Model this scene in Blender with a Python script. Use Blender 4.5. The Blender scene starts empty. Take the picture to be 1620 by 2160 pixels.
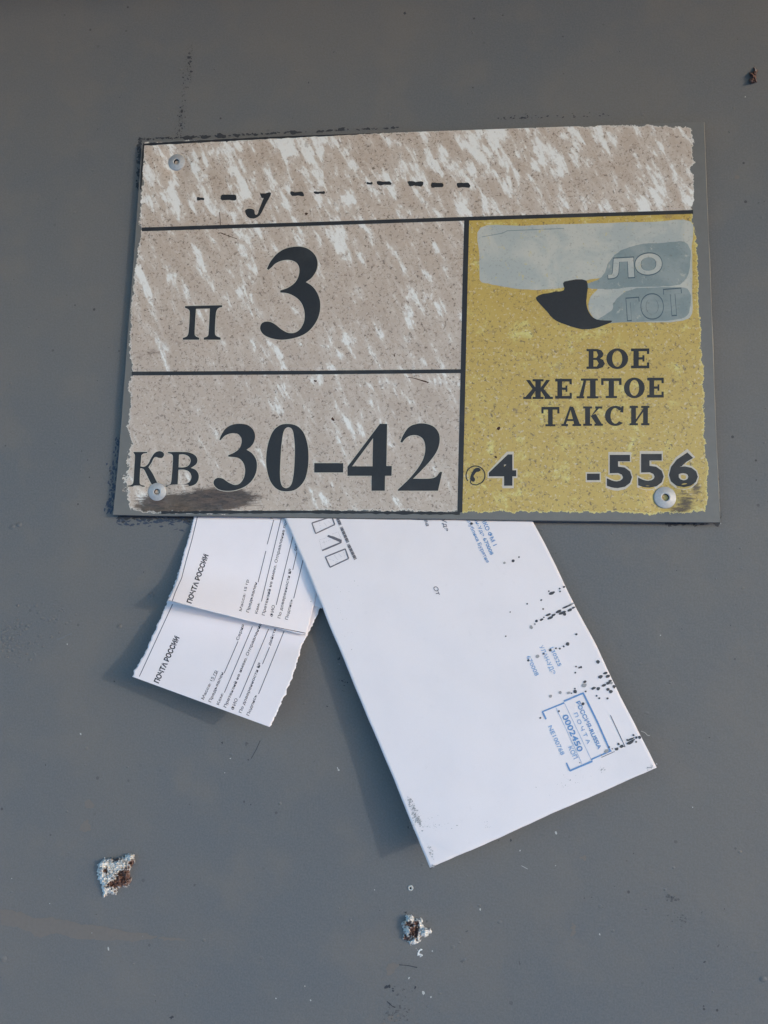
import bpy, math, random
import numpy as np
from mathutils import Vector, Matrix
from mathutils.geometry import tessellate_polygon
from mathutils import noise as mnoise
random.seed(7); rng = np.random.default_rng(7)
sc = bpy.context.scene
COL = sc.collection

# ------------------------------------------------------------------ camera
CAM_LOC = np.array([0.02501, -0.35604, 1.45667])
CAM_M = np.array([[0.995387, -0.012101, 0.095177], [0.092389, -0.146639, -0.984866], [0.025875, 0.989116, -0.144845]])
F = 1700.0; IW, IH = 1620.0, 2160.0
cam = bpy.data.cameras.new('camera'); camo = bpy.data.objects.new('camera', cam); COL.objects.link(camo)
camo.matrix_world = Matrix.Translation(CAM_LOC.tolist()) @ Matrix(CAM_M.tolist()).to_4x4()
cam.sensor_fit = 'HORIZONTAL'; cam.sensor_width = 36.0; cam.lens = F / IW * 36.0
cam.clip_start = 0.01; cam.clip_end = 200
sc.camera = camo

# ------------------------------------------------------------------ light
SUN_EL, SUN_SIDE = math.radians(5), math.radians(50)
sun_dir = Vector((math.sin(SUN_SIDE) * math.cos(SUN_EL), -math.cos(SUN_SIDE) * math.cos(SUN_EL), math.sin(SUN_EL)))
world = bpy.data.worlds.new('World'); sc.world = world; world.use_nodes = True
wn = world.node_tree
sky = wn.nodes.new('ShaderNodeTexSky'); sky.sky_type = 'NISHITA'; sky.sun_disc = False
sky.dust_density = 0.6; sky.ozone_density = 3.6; sky.sun_elevation = SUN_EL; sky.sun_rotation = math.atan2(sun_dir.x, sun_dir.y)
bg = wn.nodes['Background']; bg.inputs['Strength'].default_value = 0.15
wn.links.new(sky.outputs[0], bg.inputs['Color'])
sl = bpy.data.lights.new('sun', 'SUN'); sl.energy = 0.15; sl.angle = math.radians(1.1); sl.color = (1.0, 0.96, 0.90)
so = bpy.data.objects.new('sun', sl); COL.objects.link(so)
so.rotation_euler = sun_dir.to_track_quat('Z', 'Y').to_euler(); so.location = (2, -2, 2)
sc.view_settings.view_transform = 'Standard'; sc.view_settings.look = 'None'
sc.view_settings.gamma = 1; sc.view_settings.use_curve_mapping = False
sc.view_settings.exposure = 2.5

# ------------------------------------------------------------------ geometry of the place
def at(px, py, h=0.0):
    """point seen at photo pixel (px,py), h millimetres in front of the door"""
    px = np.asarray(px, float); py = np.asarray(py, float); h = np.asarray(h, float) * 0.001
    d = np.stack([(px - IW/2)/F, -(py - IH/2)/F, -np.ones_like(px)], -1) @ CAM_M.T
    t = (-h - CAM_LOC[1]) / d[..., 1]
    return CAM_LOC + d * t[..., None]
def project(P):
    c = (np.asarray(P) - CAM_LOC) @ CAM_M
    return np.stack([IW/2 - c[..., 0]/c[..., 2]*F, IH/2 + c[..., 1]/c[..., 2]*F], -1)

def catmull(pts, n=6, closed=False):
    P = [np.array(p, float) for p in pts]; out = []
    m = len(P)
    for i in range(m if closed else m-1):
        if closed: a, b, c, d = P[(i-1) % m], P[i], P[(i+1) % m], P[(i+2) % m]
        else: a, b, c, d = P[max(i-1, 0)], P[i], P[i+1], P[min(i+2, m-1)]
        for k in range(n):
            t = k/n
            out.append(0.5*((2*b) + (-a+c)*t + (2*a-5*b+4*c-d)*t*t + (-a+3*b-3*c+d)*t**3))
    if not closed: out.append(P[-1])
    return np.array(out)

class Flat:
    """flat surface parallel to the door, h mm proud"""
    def __init__(s, h): s.h = h
    def on(s, p, lift): p = np.asarray(p, float); return at(p[:, 0], p[:, 1], s.h + lift)

class Sheet:
    """a ruled sheet between a left and a right edge given as (px,py,h)"""
    def __init__(s, L, R, bulge=None):
        s.bulge = bulge
        def table(E):
            E = np.array(E, float); P = at(E[:, 0], E[:, 1], E[:, 2])
            C = catmull(P, 24); d = np.r_[0, np.cumsum(np.linalg.norm(np.diff(C, axis=0), axis=1))]
            t = np.linspace(0, 1, 600); return np.stack([np.interp(t, d/d[-1], C[:, k]) for k in range(3)], -1)
        s.TL, s.TR = table(L), table(R); s.t = np.linspace(0, 1, 600)
    def S(s, u, v):
        u = np.asarray(u, float); v = np.asarray(v, float)
        l = np.stack([np.interp(v, s.t, s.TL[:, k]) for k in range(3)], -1)
        r = np.stack([np.interp(v, s.t, s.TR[:, k]) for k in range(3)], -1)
        P = l + (r-l)*u[..., None]
        if s.bulge is not None: P[..., 1] -= s.bulge(u, v)*0.001
        return P
    def locate(s, p):
        p = np.asarray(p, float); u = np.full(len(p), .5); v = np.full(len(p), .5); e = 1e-3
        for _ in range(14):
            q = project(s.S(u, v)); du = (project(s.S(u+e, v))-q)/e
            dv = (project(s.S(u, np.clip(v, 0, 1-e)+e))-project(s.S(u, np.clip(v, 0, 1-e))))/e
            r = p-q; det = du[:, 0]*dv[:, 1]-du[:, 1]*dv[:, 0]
            a = (r[:, 0]*dv[:, 1]-r[:, 1]*dv[:, 0])/det; b = (du[:, 0]*r[:, 1]-du[:, 1]*r[:, 0])/det
            u = np.clip(u+a*.9, -.1, 1.1); v = np.clip(v+b*.9, 0, 1)
        return u, v
    def normal(s, u, v):
        e = 2e-3; v = np.clip(v, 0, 1-e); a = s.S(u+e, v)-s.S(u, v); b = s.S(u, v+e)-s.S(u, v)
        n = np.cross(a, b); n /= np.linalg.norm(n, axis=-1, keepdims=True); n[n[..., 1] > 0] *= -1
        return n
    def on(s, p, lift):
        u, v = s.locate(p); return s.S(u, v)+s.normal(u, v)*lift*0.001

# ------------------------------------------------------------------ materials
class NT:
    def __init__(s, name):
        s.m = bpy.data.materials.new(name); s.m.use_nodes = True; s.t = s.m.node_tree; s.b = s.t.nodes['Principled BSDF']
        s.tc = s.t.nodes.new('ShaderNodeTexCoord').outputs['Object']
    def n(s, typ, **k):
        x = s.t.nodes.new(typ)
        for a, b in k.items(): setattr(x, a, b)
        return x
    def L(s, a, b): s.t.links.new(a, b)
    def put(s, sock, v):
        if hasattr(v, 'node'): s.L(v, sock)
        else: sock.default_value = v
    def math(s, op, a, b=0.0, c=0.0, clamp=False):
        x = s.n('ShaderNodeMath', operation=op, use_clamp=clamp); s.put(x.inputs[0], a); s.put(x.inputs[1], b); s.put(x.inputs[2], c); return x.outputs[0]
    def noise(s, scale, detail=3, rough=.5, vec=None, dist=0.0):
        x = s.n('ShaderNodeTexNoise'); x.inputs['Scale'].default_value = scale; x.inputs['Detail'].default_value = detail
        x.inputs['Roughness'].default_value = rough; x.inputs['Distortion'].default_value = dist
        s.L(vec if vec is not None else s.tc, x.inputs['Vector']); return x.outputs['Fac']
    def mapped(s, scale, rot=(0, 0, 0), loc=(0, 0, 0)):
        x = s.n('ShaderNodeMapping', vector_type='TEXTURE'); x.inputs['Rotation'].default_value = rot; x.inputs['Scale'].default_value = scale
        x.inputs['Location'].default_value = loc; s.L(s.tc, x.inputs['Vector']); return x.outputs[0]
    def ramp(s, v, a, b, smooth=True):
        x = s.n('ShaderNodeMapRange'); x.interpolation_type = 'SMOOTHSTEP' if smooth else 'LINEAR'
        s.put(x.inputs['Value'], v); x.inputs['From Min'].default_value = a; x.inputs['From Max'].default_value = b; return x.outputs[0]
    def mix(s, f, a, b, blend='MIX'):
        x = s.n('ShaderNodeMix', data_type='RGBA', blend_type=blend); s.put(x.inputs[0], f)
        for k, v in ((6, a), (7, b)): s.put(x.inputs[k], (*v, 1) if isinstance(v, tuple) and len(v) == 3 else v)
        return x.outputs[2]
    def attr(s, name): x = s.n('ShaderNodeAttribute', attribute_name=name); return x.outputs['Fac']
    def acol(s, name): x = s.n('ShaderNodeAttribute', attribute_name=name); return x.outputs['Color']
    def bump(s, h, strength=.3, dist=.0002, prev=None):
        x = s.n('ShaderNodeBump'); x.inputs['Strength'].default_value = strength; x.inputs['Distance'].default_value = dist; s.L(h, x.inputs['Height'])
        if prev is not None: s.L(prev, x.inputs['Normal'])
        return x.outputs[0]
    def out(s, col, rough=.5, normal=None, spec=None, metal=0.0):
        s.put(s.b.inputs['Base Color'], (*col, 1) if isinstance(col, tuple) and len(col) == 3 else col)
        s.put(s.b.inputs['Roughness'], rough); s.b.inputs['Metallic'].default_value = metal
        if spec is not None: s.b.inputs['Specular IOR Level'].default_value = spec
        if normal is not None: s.L(normal, s.b.inputs['Normal'])
        return s.m

def simple(name, col, rough=.6, var=.15, scale=400, spec=.4, metal=0.0):
    t = NT(name); f = t.noise(scale, 4, .6)
    c = t.mix(f, tuple(x*(1-var) for x in col), tuple(x*(1+var) for x in col))
    return t.out(c, rough, t.bump(f, .25, .00012), spec, metal)

DOOR_C = (0.118, 0.122, 0.126)
def door_paint():
    t = NT('grey_door_paint')
    big = t.noise(9, 4, .6); mid = t.noise(38, 4, .6)
    col = t.mix(t.ramp(big, .35, .65), (0.108, 0.114, 0.122), (0.130, 0.125, 0.120))
    col = t.mix(t.math('MULTIPLY', t.ramp(mid, .46, .70), .6), col, (0.148, 0.136, 0.124))
    # dust and fine dirt
    fine = t.noise(1250, 4, .7)
    col = t.mix(t.math('MULTIPLY', t.ramp(fine, .35, .65), .5), col, (0.162, 0.162, 0.162))
    # sparse dark pits gathered in patches
    v = t.n('ShaderNodeTexVoronoi', feature='F1'); v.inputs['Scale'].default_value = 210; t.L(t.tc, v.inputs['Vector'])
    sep = t.n('ShaderNodeSeparateColor'); t.L(v.outputs['Color'], sep.inputs[0])
    size = t.math('MULTIPLY', t.math('POWER', sep.outputs[0], 6.0), .17)
    pit = t.math('MULTIPLY', t.math('LESS_THAN', v.outputs['Distance'], size), t.ramp(t.noise(14, 3, .6), .44, .60))
    col = t.mix(t.math('MULTIPLY', pit, .75), col, (0.030, 0.030, 0.034))
    v2 = t.n('ShaderNodeTexVoronoi', feature='F1'); v2.inputs['Scale'].default_value = 95
    t.L(t.mapped((1, 1, 1), loc=(.3, .1, .7)), v2.inputs['Vector'])
    sep2 = t.n('ShaderNodeSeparateColor'); t.L(v2.outputs['Color'], sep2.inputs[0])
    sp = t.math('MULTIPLY', t.math('LESS_THAN', v2.outputs['Distance'], t.math('MULTIPLY', t.math('POWER', sep2.outputs[1], 14.0), .07)), .8)
    col = t.mix(sp, col, (0.5, 0.5, 0.48))
    b = t.bump(t.noise(28, 3, .5), .22, .0016)
    b = t.bump(t.noise(160, 3, .55), .24, .0005, b)
    b = t.bump(t.noise(1.0, 3, .6, t.mapped((.0022, .0022, .05), (0, math.radians(6), 0))), .10, .0003, b)
    b = t.bump(t.noise(420, 4, .6), .30, .00028, b)
    b = t.bump(pit, -.5, .0002, b)
    rough = t.math('ADD', t.math('MULTIPLY', t.noise(30, 4, .6), .16), .50)
    return t.out(col, rough, b, .3)
M_door = door_paint()
M_dark = simple('bare_dark_primer', (0.035, 0.038, 0.046), .7, .35, 900)
M_blue = simple('old_blue_paint', (0.036, 0.050, 0.080), .6, .35, 900)
M_brown = simple('brown_undercoat', (0.150, 0.133, 0.120), .6, .12, 700)
M_gloss = simple('thick_grey_paint', (0.125, 0.130, 0.138), .3, .12, 700, .5)
M_pale = simple('pale_paint_fleck', (0.42, 0.42, 0.40), .7, .1, 900)
def worn_ink():
    t = NT('black_print'); f = t.noise(900, 4, .6); g = t.noise(420, 5, .75)
    c = t.mix(f, (0.014, 0.015, 0.018), (0.026, 0.027, 0.031))
    c = t.mix(t.math('MULTIPLY', t.ramp(t.noise(70, 4, .6), .5, .7), .35), c, (0.05, 0.05, 0.052))
    c = t.mix(t.math('MULTIPLY', t.ramp(g, .70, .76), .55), c, (0.22, 0.19, 0.16))
    return t.out(c, .5, t.bump(f, .25, .00012), .35)
M_black = worn_ink()
M_halo = simple('pale_letter_outline', (0.50, 0.45, 0.38), .55, .2, 1200)
M_lit_edge = simple('sunlit_plate_edge', (0.24, 0.22, 0.185), .5, .3, 500)  # sunlit highlight on the right plate edge, put into the colour
M_plback = simple('overpainted_plate_edge', (0.10, 0.10, 0.10), .55, .35, 500)
M_metal = simple('dull_aluminium', (0.40, 0.405, 0.415), .55, .25, 900, .5, .35)
M_hole = simple('dark_hole', (0.008, 0.008, 0.008), .9, .1)
def faded(name, a, b, c):
    t = NT(name); g = t.noise(55, 5, .65, None, .6); w = t.noise(260, 5, .75); f = t.noise(900, 4, .65)
    col = t.mix(t.ramp(g, .38, .62), a, b); col = t.mix(t.math('MULTIPLY', t.ramp(w, .60, .68), .75), col, c)
    col = t.mix(t.math('MULTIPLY', t.ramp(f, .55, .7), .3), col, (0.10, 0.085, 0.06)); return t.out(col, .5, t.bump(f, .25, .00012), .35)
M_light = faded('pale_grey_print', (0.36, 0.38, 0.36), (0.46, 0.45, 0.40), (0.50, 0.42, 0.20))
M_steel = faded('blue_grey_print', (0.19, 0.235, 0.24), (0.25, 0.285, 0.28), (0.40, 0.40, 0.35))
M_dblue = simple('dark_blue_print', (0.05, 0.085, 0.11), .5, .1, 900)
M_grind = simple('grey_dirt_on_paper', (0.33, 0.33, 0.34), .8, .3, 2500, .2)
M_gprint = simple('grey_form_print', (0.14, 0.14, 0.165), .7, .3, 2500, .2)
M_txt = simple('black_form_print', (0.030, 0.030, 0.045), .7, .2, 1500, .2)
M_line = simple('dark_blue_grey_rule', (0.075, 0.075, 0.11), .7, .2, 1500, .2)
M_stamp = simple('blue_stamp_ink', (0.135, 0.27, 0.50), .7, .35, 2600, .2)
M_stamp2 = simple('pale_blue_stamp_ink', (0.22, 0.36, 0.58), .7, .35, 2600, .2)
M_spot = simple('black_ink_splash', (0.045, 0.045, 0.055), .45, .5, 2600, .4)
M_spot2 = simple('thin_ink_splash', (0.30, 0.30, 0.31), .6, .4, 2600, .3)
M_rust = simple('rust', (0.060, 0.030, 0.022), .85, .5, 1500, .2)
def paper_mat(name, c):
    t = NT(name); f = t.noise(2600, 3, .6); g = t.noise(45, 4, .6); k = t.noise(260, 4, .65)
    col = t.mix(t.math('MULTIPLY', t.ramp(g, .4, .75), .35), c, tuple(x*.90 for x in c))
    col = t.mix(t.math('MULTIPLY', t.ramp(f, .2, .8), .16), col, tuple(x*.8 for x in c))
    col = t.mix(t.math('MULTIPLY', t.ramp(k, .62, .8), .25), col, tuple(x*.78 for x in c))
    return t.out(col, .62, t.bump(f, .2, .00005, t.bump(t.noise(60, 3, .5), .22, .0006)), .25)
M_env = paper_mat('white_envelope_paper', (0.76, 0.715, 0.735))
M_slip = paper_mat('white_thermal_paper', (0.80, 0.755, 0.79))
M_torn = simple('torn_paper_fibre', (0.86, 0.84, 0.80), .9, .06, 1500, .1)

def plate_mat():
    t = NT('stone_pattern_print')
    rot = (0, math.radians(-28), 0)
    # pale streaks: noise stretched along a steep diagonal
    v1 = t.mapped((.0058, .0058, .0200), rot); v2 = t.mapped((.0032, .0032, .0085), (0, math.radians(-24), 0), (.03, 0, .01))
    n1 = t.noise(1.0, 5, .62, v1, .35); n2 = t.noise(1.0, 4, .6, v2, .3)
    big = t.noise(16, 3, .55)
    fine = t.noise(820, 4, .72, None, .6)
    fine2 = t.noise(520, 4, .7, None, 1.2)
    st = t.math('ADD', t.math('ADD', t.math('MULTIPLY', n1, .72), t.math('MULTIPLY', n2, .38)), t.math('MULTIPLY', fine2, .16))
    st = t.math('ADD', st, t.math('MULTIPLY', t.math('SUBTRACT', big, .5), .30))
    zz = t.n('ShaderNodeSeparateXYZ'); t.L(t.tc, zz.inputs[0])
    st = t.math('ADD', st, t.math('MULTIPLY', zz.outputs['Z'], .62))          # more pale stone towards the top
    streak = t.ramp(st, .675, .765)
    soft = t.ramp(st, .57, .70)
    base = t.mix(t.noise(60, 4, .6), (0.420, 0.335, 0.270), (0.505, 0.415, 0.345))
    base = t.mix(t.math('MULTIPLY', soft, .5), base, (0.585, 0.515, 0.45))
    base = t.mix(t.math('MULTIPLY', streak, .95), base, (0.74, 0.725, 0.69))
    yb = t.mix(t.noise(90, 4, .6), (0.44, 0.295, 0.065), (0.50, 0.365, 0.100))
    yb = t.mix(t.math('MULTIPLY', t.ramp(t.math('ADD', t.noise(120, 5, .7, None, .5), t.math('MULTIPLY', fine2, .16)), .62, .80), .8), yb, (0.62, 0.56, 0.20))
    yel = t.attr('yellow')
    col = t.mix(t.math('GREATER_THAN', yel, 0.0), base, yb)
    # grain of fine dark and light worms
    grain = t.math('MULTIPLY', t.ramp(fine, .55, .64), t.math('SUBTRACT', 1.0, t.math('MULTIPLY', streak, .85)))
    col = t.mix(t.math('MULTIPLY', grain, .78), col, (0.10, 0.070, 0.05))
    g3 = t.ramp(t.noise(700, 3, .65, t.mapped((1, 1, 1), loc=(.2, .4, .1))), .57, .68)
    col = t.mix(t.math('MULTIPLY', g3, .40), col, (0.66, 0.60, 0.52))
    col = t.mix(t.math('MULTIPLY', t.ramp(t.noise(170, 4, .65), .64, .72), .4), col, (0.21, 0.15, 0.115))
    # dark brown marks, strongest by the lower left rivet; burnt ones at lower right
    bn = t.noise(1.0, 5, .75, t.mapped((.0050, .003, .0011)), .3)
    brown_marks = t.ramp(t.math('ADD', t.attr('brown_marks'), t.math('MULTIPLY', t.math('SUBTRACT', bn, .5), 1.8)), .25, .75)
    col = t.mix(t.math('MULTIPLY', brown_marks, .93), col, t.mix(t.ramp(bn, .35, .65), (0.018, 0.009, 0.005), (0.10, 0.060, 0.037)))
    # overpainted rim with ragged edge
    sd = t.math('ADD', t.attr('inside'), t.math('MULTIPLY', t.math('SUBTRACT', t.noise(330, 5, .75), .5), 24.0))
    sd = t.math('ADD', sd, t.math('MULTIPLY', t.math('SUBTRACT', t.noise(110, 3, .6), .5), 12.0))
    rim = t.ramp(sd, 3.2, .6)
    col = t.mix(t.math('MULTIPLY', rim, .6), col, t.mix(t.math('GREATER_THAN', yel, 0.0), (0.66, 0.63, 0.58), (0.68, 0.62, 0.25)))
    paint = t.math('LESS_THAN', sd, 0.0)
    pc = t.mix(t.noise(300, 3, .6), (0.125, 0.122, 0.116), (0.155, 0.152, 0.145))
    col = t.mix(paint, col, pc)
    b = t.bump(fine, .12, .00006); b = t.bump(t.noise(90, 3, .5), .15, .0004, b)
    b = t.bump(t.ramp(sd, -.8, .8), .5, .00012, b)
    rough = t.math('ADD', t.math('MULTIPLY', paint, .12), .34)
    return t.out(col, rough, b, .45)
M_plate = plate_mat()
def lump_mat():
    t = NT('flaking_plaster_and_rust'); f = t.noise(1300, 4, .7)
    c = t.mix(t.math('MULTIPLY', t.ramp(f, .5, .75), .28), t.acol('tint'), (0.04, 0.03, 0.026))
    return t.out(c, .85, t.bump(f, .6, .0005), .2)
M_lump = lump_mat()

# ------------------------------------------------------------------ object helpers
def root(name, label, cat, p, group=None):
    o = bpy.data.objects.new(name, None); COL.objects.link(o); o.location = p; o['label'] = label; o['category'] = cat
    o.empty_display_size = .01
    if group: o['group'] = group
    return o
def mesh_obj(name, V, faces, mats, parent=None, fm=None, smooth=False, label=None):
    me = bpy.data.meshes.new(name); V = np.asarray(V, float)
    if parent is not None: V = V-np.array(parent.location)
    me.from_pydata(V.tolist(), [], [list(map(int, f)) for f in faces]); me.update()
    for m in mats: me.materials.append(m)
    if fm is not None: me.polygons.foreach_set('material_index', np.array(fm, 'i'))
    if smooth: me.polygons.foreach_set('use_smooth', [True]*len(me.polygons))
    o = bpy.data.objects.new(name, me); COL.objects.link(o)
    if parent is not None: o.parent = parent
    if label: o['label'] = label
    return o
def box(name, a, b, mat, parent=None, bevel=0):
    V = [(x, y, z) for x in (a[0], b[0]) for y in (a[1], b[1]) for z in (a[2], b[2])]
    Fc = [(0, 1, 3, 2), (4, 6, 7, 5), (0, 4, 5, 1), (2, 3, 7, 6), (0, 2, 6, 4), (1, 5, 7, 3)]
    o = mesh_obj(name, V, Fc, [mat], parent)
    if bevel: m = o.modifiers.new('b', 'BEVEL'); m.width = bevel; m.segments = 3
    return o

TEXT = {}
def text_mesh(s, offset=0.0, spacing=1.0):
    key = (s, offset, spacing)
    if key in TEXT: return TEXT[key]
    cu = bpy.data.curves.new('t', 'FONT'); cu.body = s; cu.size = 1; cu.resolution_u = 3; cu.offset = offset; cu.space_character = spacing
    ob = bpy.data.objects.new('t', cu); COL.objects.link(ob)
    dg = bpy.context.evaluated_depsgraph_get(); dg.update()
    me = ob.evaluated_get(dg).to_mesh()
    V = np.array([v.co[:2] for v in me.vertices]); Fc = [tuple(p.vertices) for p in me.polygons]
    ob.evaluated_get(dg).to_mesh_clear(); COL.objects.unlink(ob); bpy.data.objects.remove(ob); bpy.data.curves.remove(cu)
    TEXT[key] = (V, Fc); return V, Fc
CAP = text_mesh('Н')[0][:, 1].max()

class Ink:
    """flat printed or painted shapes collected in photo pixels, laid on a surface as one mesh"""
    def __init__(s): s.V = []; s.F = []; s.M = []; s.n = 0; s.Lf = []
    def add(s, V, Fc, mi=0, lift=0.0):
        V = np.asarray(V, float)[:, :2]; s.V.append(V); s.Lf.append(np.full(len(V), lift))
        s.F += [tuple(i+s.n for i in f) for f in Fc]; s.M += [mi]*len(Fc); s.n += len(V)
    def poly(s, P, mi=0, holes=(), lift=0.0):
        L = [[Vector((p[0], p[1], 0)) for p in q] for q in (P, *holes)]
        tri = tessellate_polygon(L); V = [p for q in (P, *holes) for p in q]
        s.add(V, tri, mi, lift)
    def text(s, t, p0, p1, cap, mi=0, offset=0.011, spacing=1.0, lift=0.0, shear=0.0):
        V, Fc = text_mesh(t, offset, spacing); p0 = np.array(p0, float); p1 = np.array(p1, float); d = p1-p0
        n = np.array([d[1], -d[0]])/np.linalg.norm(d); x0, x1 = V[:, 0].min(), V[:, 0].max()
        y = V[:, 1]/CAP
        s.add(p0+(((V[:, 0]-x0)/(x1-x0))+y*shear/np.linalg.norm(d)*cap)[:, None]*d+y[:, None]*n*cap, Fc, mi, lift)
    def stroke(s, pts, w, mi=0, lift=0.0, step=8, rag=0.0):
        for a, b in zip(pts[:-1], pts[1:]):
            a = np.array(a, float); b = np.array(b, float); L = np.linalg.norm(b-a); k = max(1, int(L/step)); d = (b-a)/L; n = np.array([-d[1], d[0]])
            V = []
            for i in range(k+1):
                c = a+(b-a)*i/k; ww = w*(1+rag*random.uniform(-1, 1))/2; V += [c+n*ww, c-n*ww]
            s.add(V, [(2*i, 2*i+1, 2*i+3, 2*i+2) for i in range(k)], mi, lift); lift += .004
    def blob(s, c, rx, ry=None, ang=0.0, rag=.25, mi=0, n=14, lift=0.0):
        ry = ry or rx; ca, sa = math.cos(ang), math.sin(ang); ph = random.uniform(0, 100); P = []
        for i in range(n):
            a = 2*math.pi*i/n
            k = 1+rag*2*(mnoise.noise(Vector((math.cos(a)*1.4+ph, math.sin(a)*1.4, ph))))+rag*.5*random.uniform(-1, 1)
            x, y = rx*k*math.cos(a), ry*k*math.sin(a); P.append((c[0]+x*ca-y*sa, c[1]+x*sa+y*ca))
        s.add([c]+P, [(0, i+1, (i+1) % n+1) for i in range(n)], mi, lift)
    def cluster(s, c, rx, ry, ang, count, r0, r1, mi=0, rag=.45, elong=1.6):
        ca, sa = math.cos(ang), math.sin(ang)
        for _ in range(count):
            x, y = random.gauss(0, .45)*rx, random.gauss(0, .45)*ry
            r = r0+(r1-r0)*random.random()**2.5
            s.blob((c[0]+x*ca-y*sa, c[1]+x*sa+y*ca), r*random.uniform(1, elong), r, ang+random.uniform(-.8, .8), rag, mi, 9, random.uniform(0, .02))
    def build(s, name, mats, surf, lift, parent, label=None):
        V = np.concatenate(s.V); Lf = np.concatenate(s.Lf)+lift
        P = surf.on(V, Lf) if isinstance(surf, Flat) else None
        if P is None:
            u, v = surf.locate(V); P = surf.S(u, v)+surf.normal(u, v)*(Lf*0.001)[:, None]
        return mesh_obj(name, P, s.F, mats, parent, s.M, label=label)

def fbm(x, y, z=0.0, o=4): return mnoise.fractal(Vector((x, y, z)), 1.0, 2.0, o)

# ================================================================== setting
t = NT('concrete_ground'); t.out(t.mix(t.noise(6, 5, .6), (0.50, 0.50, 0.50), (0.62, 0.62, 0.62)), .85, t.bump(t.noise(60, 4, .6), .4, .004))
g = mesh_obj('ground', [(-40, -60, 0), (40, -60, 0), (40, 2, 0), (-40, 2, 0)], [(0, 1, 2, 3)], [t.m]); g['kind'] = 'structure'

# ================================================================== the door
door = root('metal_door', 'large grey painted metal door with chipped, speckled paint behind the address plate', 'door', (0, 0, 0))
pnl = box('door_panel', (-.62, 0, .02), (.62, .045, 2.08), M_door, door, .004)
t = NT('rendered_wall'); t.out(t.mix(t.noise(20, 5, .6), (0.20, 0.20, 0.19), (0.28, 0.27, 0.26)), .9, t.bump(t.noise(200, 4, .6), .5, .002))
Vw = [(-3, .02, 0), (-.66, .02, 0), (-.66, .02, 2.12), (.66, .02, 2.12), (.66, .02, 0), (3, .02, 0), (3, .02, 3.2), (-3, .02, 3.2),
      (-.66, .08, 0), (-.66, .08, 2.12), (.66, .08, 2.12), (.66, .08, 0)]
wl = mesh_obj('wall', Vw, [(0, 1, 2, 7), (2, 3, 6, 7), (3, 4, 5, 6), (1, 8, 9, 2), (2, 9, 10, 3), (3, 10, 11, 4), (8, 11, 10, 9)], [t.m])
wl['label'] = 'grey rendered wall round the metal door'; wl['category'] = 'wall'
zt = at(810, 0)[2]
cn = box('added_shade_canopy', (-1.5, -0.80, zt+.118), (1.5, .0, zt+.158), simple('shade_canopy_sheet', (0.03, 0.03, 0.03), .8), None, .003)  # unseen canopy, added to darken the door towards the top
cn['label'] = 'small dark canopy added out of view above the metal door to shade its upper part'; cn['category'] = 'canopy'

# marks, chips and stains that belong to the door skin: one mesh
D = Ink()
M_faint = simple('faint_grime', (0.085, 0.086, 0.088), .7, .2, 900)
DM = [M_dark, M_blue, M_brown, M_gloss, M_pale, M_faint]
def ragged(path, jitter, n=6, ph=0.0):
    C = catmull(path, n, True); out = []
    for i, p in enumerate(C):
        out.append((p[0]+jitter*fbm(p[0]*.13+ph, p[1]*.13, 1.3), p[1]+jitter*fbm(p[0]*.13+ph, p[1]*.13, 7.7)))
    return out
# brown band lower left
D.poly(ragged([(-30, 1912), (0, 1918), (40, 1924), (75, 1936), (110, 1936), (160, 1946), (215, 1955), (270, 1965), (322, 1972), (327, 1979), (280, 1986), (250, 1983), (205, 1983), (150, 1978), (118, 1968), (85, 1976), (45, 1959), (0, 1951), (-30, 1952)], 3.5, 8), 2)
D.poly(ragged([(338, 1977), (362, 1977), (388, 1981), (388, 1985), (360, 1984), (338, 1982)], 3), 2)
D.poly(ragged([(178, 1692), (186, 1688), (196, 1694), (197, 1704), (186, 1706), (178, 1700)], 4), 2)
D.poly(ragged([(174, 1738), (182, 1729), (187, 1737), (192, 1742), (190, 1751), (176, 1753), (166, 1750)], 4), 2)
D.poly(ragged([(816, 2041), (822, 2034), (841, 2034), (836, 2044), (826, 2056), (818, 2057)], 4), 2)
D.poly(ragged([(1222, 1808), (1232, 1802), (1236, 1814), (1228, 1812)], 4), 2)
D.poly(ragged([(1550, 372), (1558, 370), (1560, 375), (1553, 378)], 2), 2)
D.cluster((1211, 1960), 5, 14, 0, 16, 1, 5, 2)
D.cluster((1420, 1895), 14, 9, 0, 22, .7, 2.6, 5); D.cluster((1432, 1938), 22, 15, .3, 26, .5, 2.0, 5); D.blob((1418, 1893), 3, 2, .4, .5, 0)
D.cluster((835, 2140), 35, 24, .3, 46, .6, 2.2, 5); D.cluster((822, 2148), 22, 16, 0, 14, 1, 4, 2); D.cluster((870, 2095), 40, 22, 0, 8, 1, 3, 5)
D.cluster((820, 2085), 12, 8, 0, 6, 1, 3, 0)
# dotted vertical streak top left
for k in range(130):
    y = random.uniform(85, 290); 
    if 190 < y < 225 and random.random() < .7: continue
    D.blob((405-(y-85)*.14+random.gauss(0, 4), y), random.uniform(.5, 2.2), random.uniform(.5, 1.6), random.uniform(0, 3), .4, random.choice((0, 5, 5)), 9)
for x, y, r in ((399, 121, 3.4), (402, 130, 2.6), (403, 151, 2.8), (398, 133, 2), (384, 235, 3), (382, 264, 2.2)): D.blob((x, y), r, r*.8, 0, .4, 0)
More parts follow.
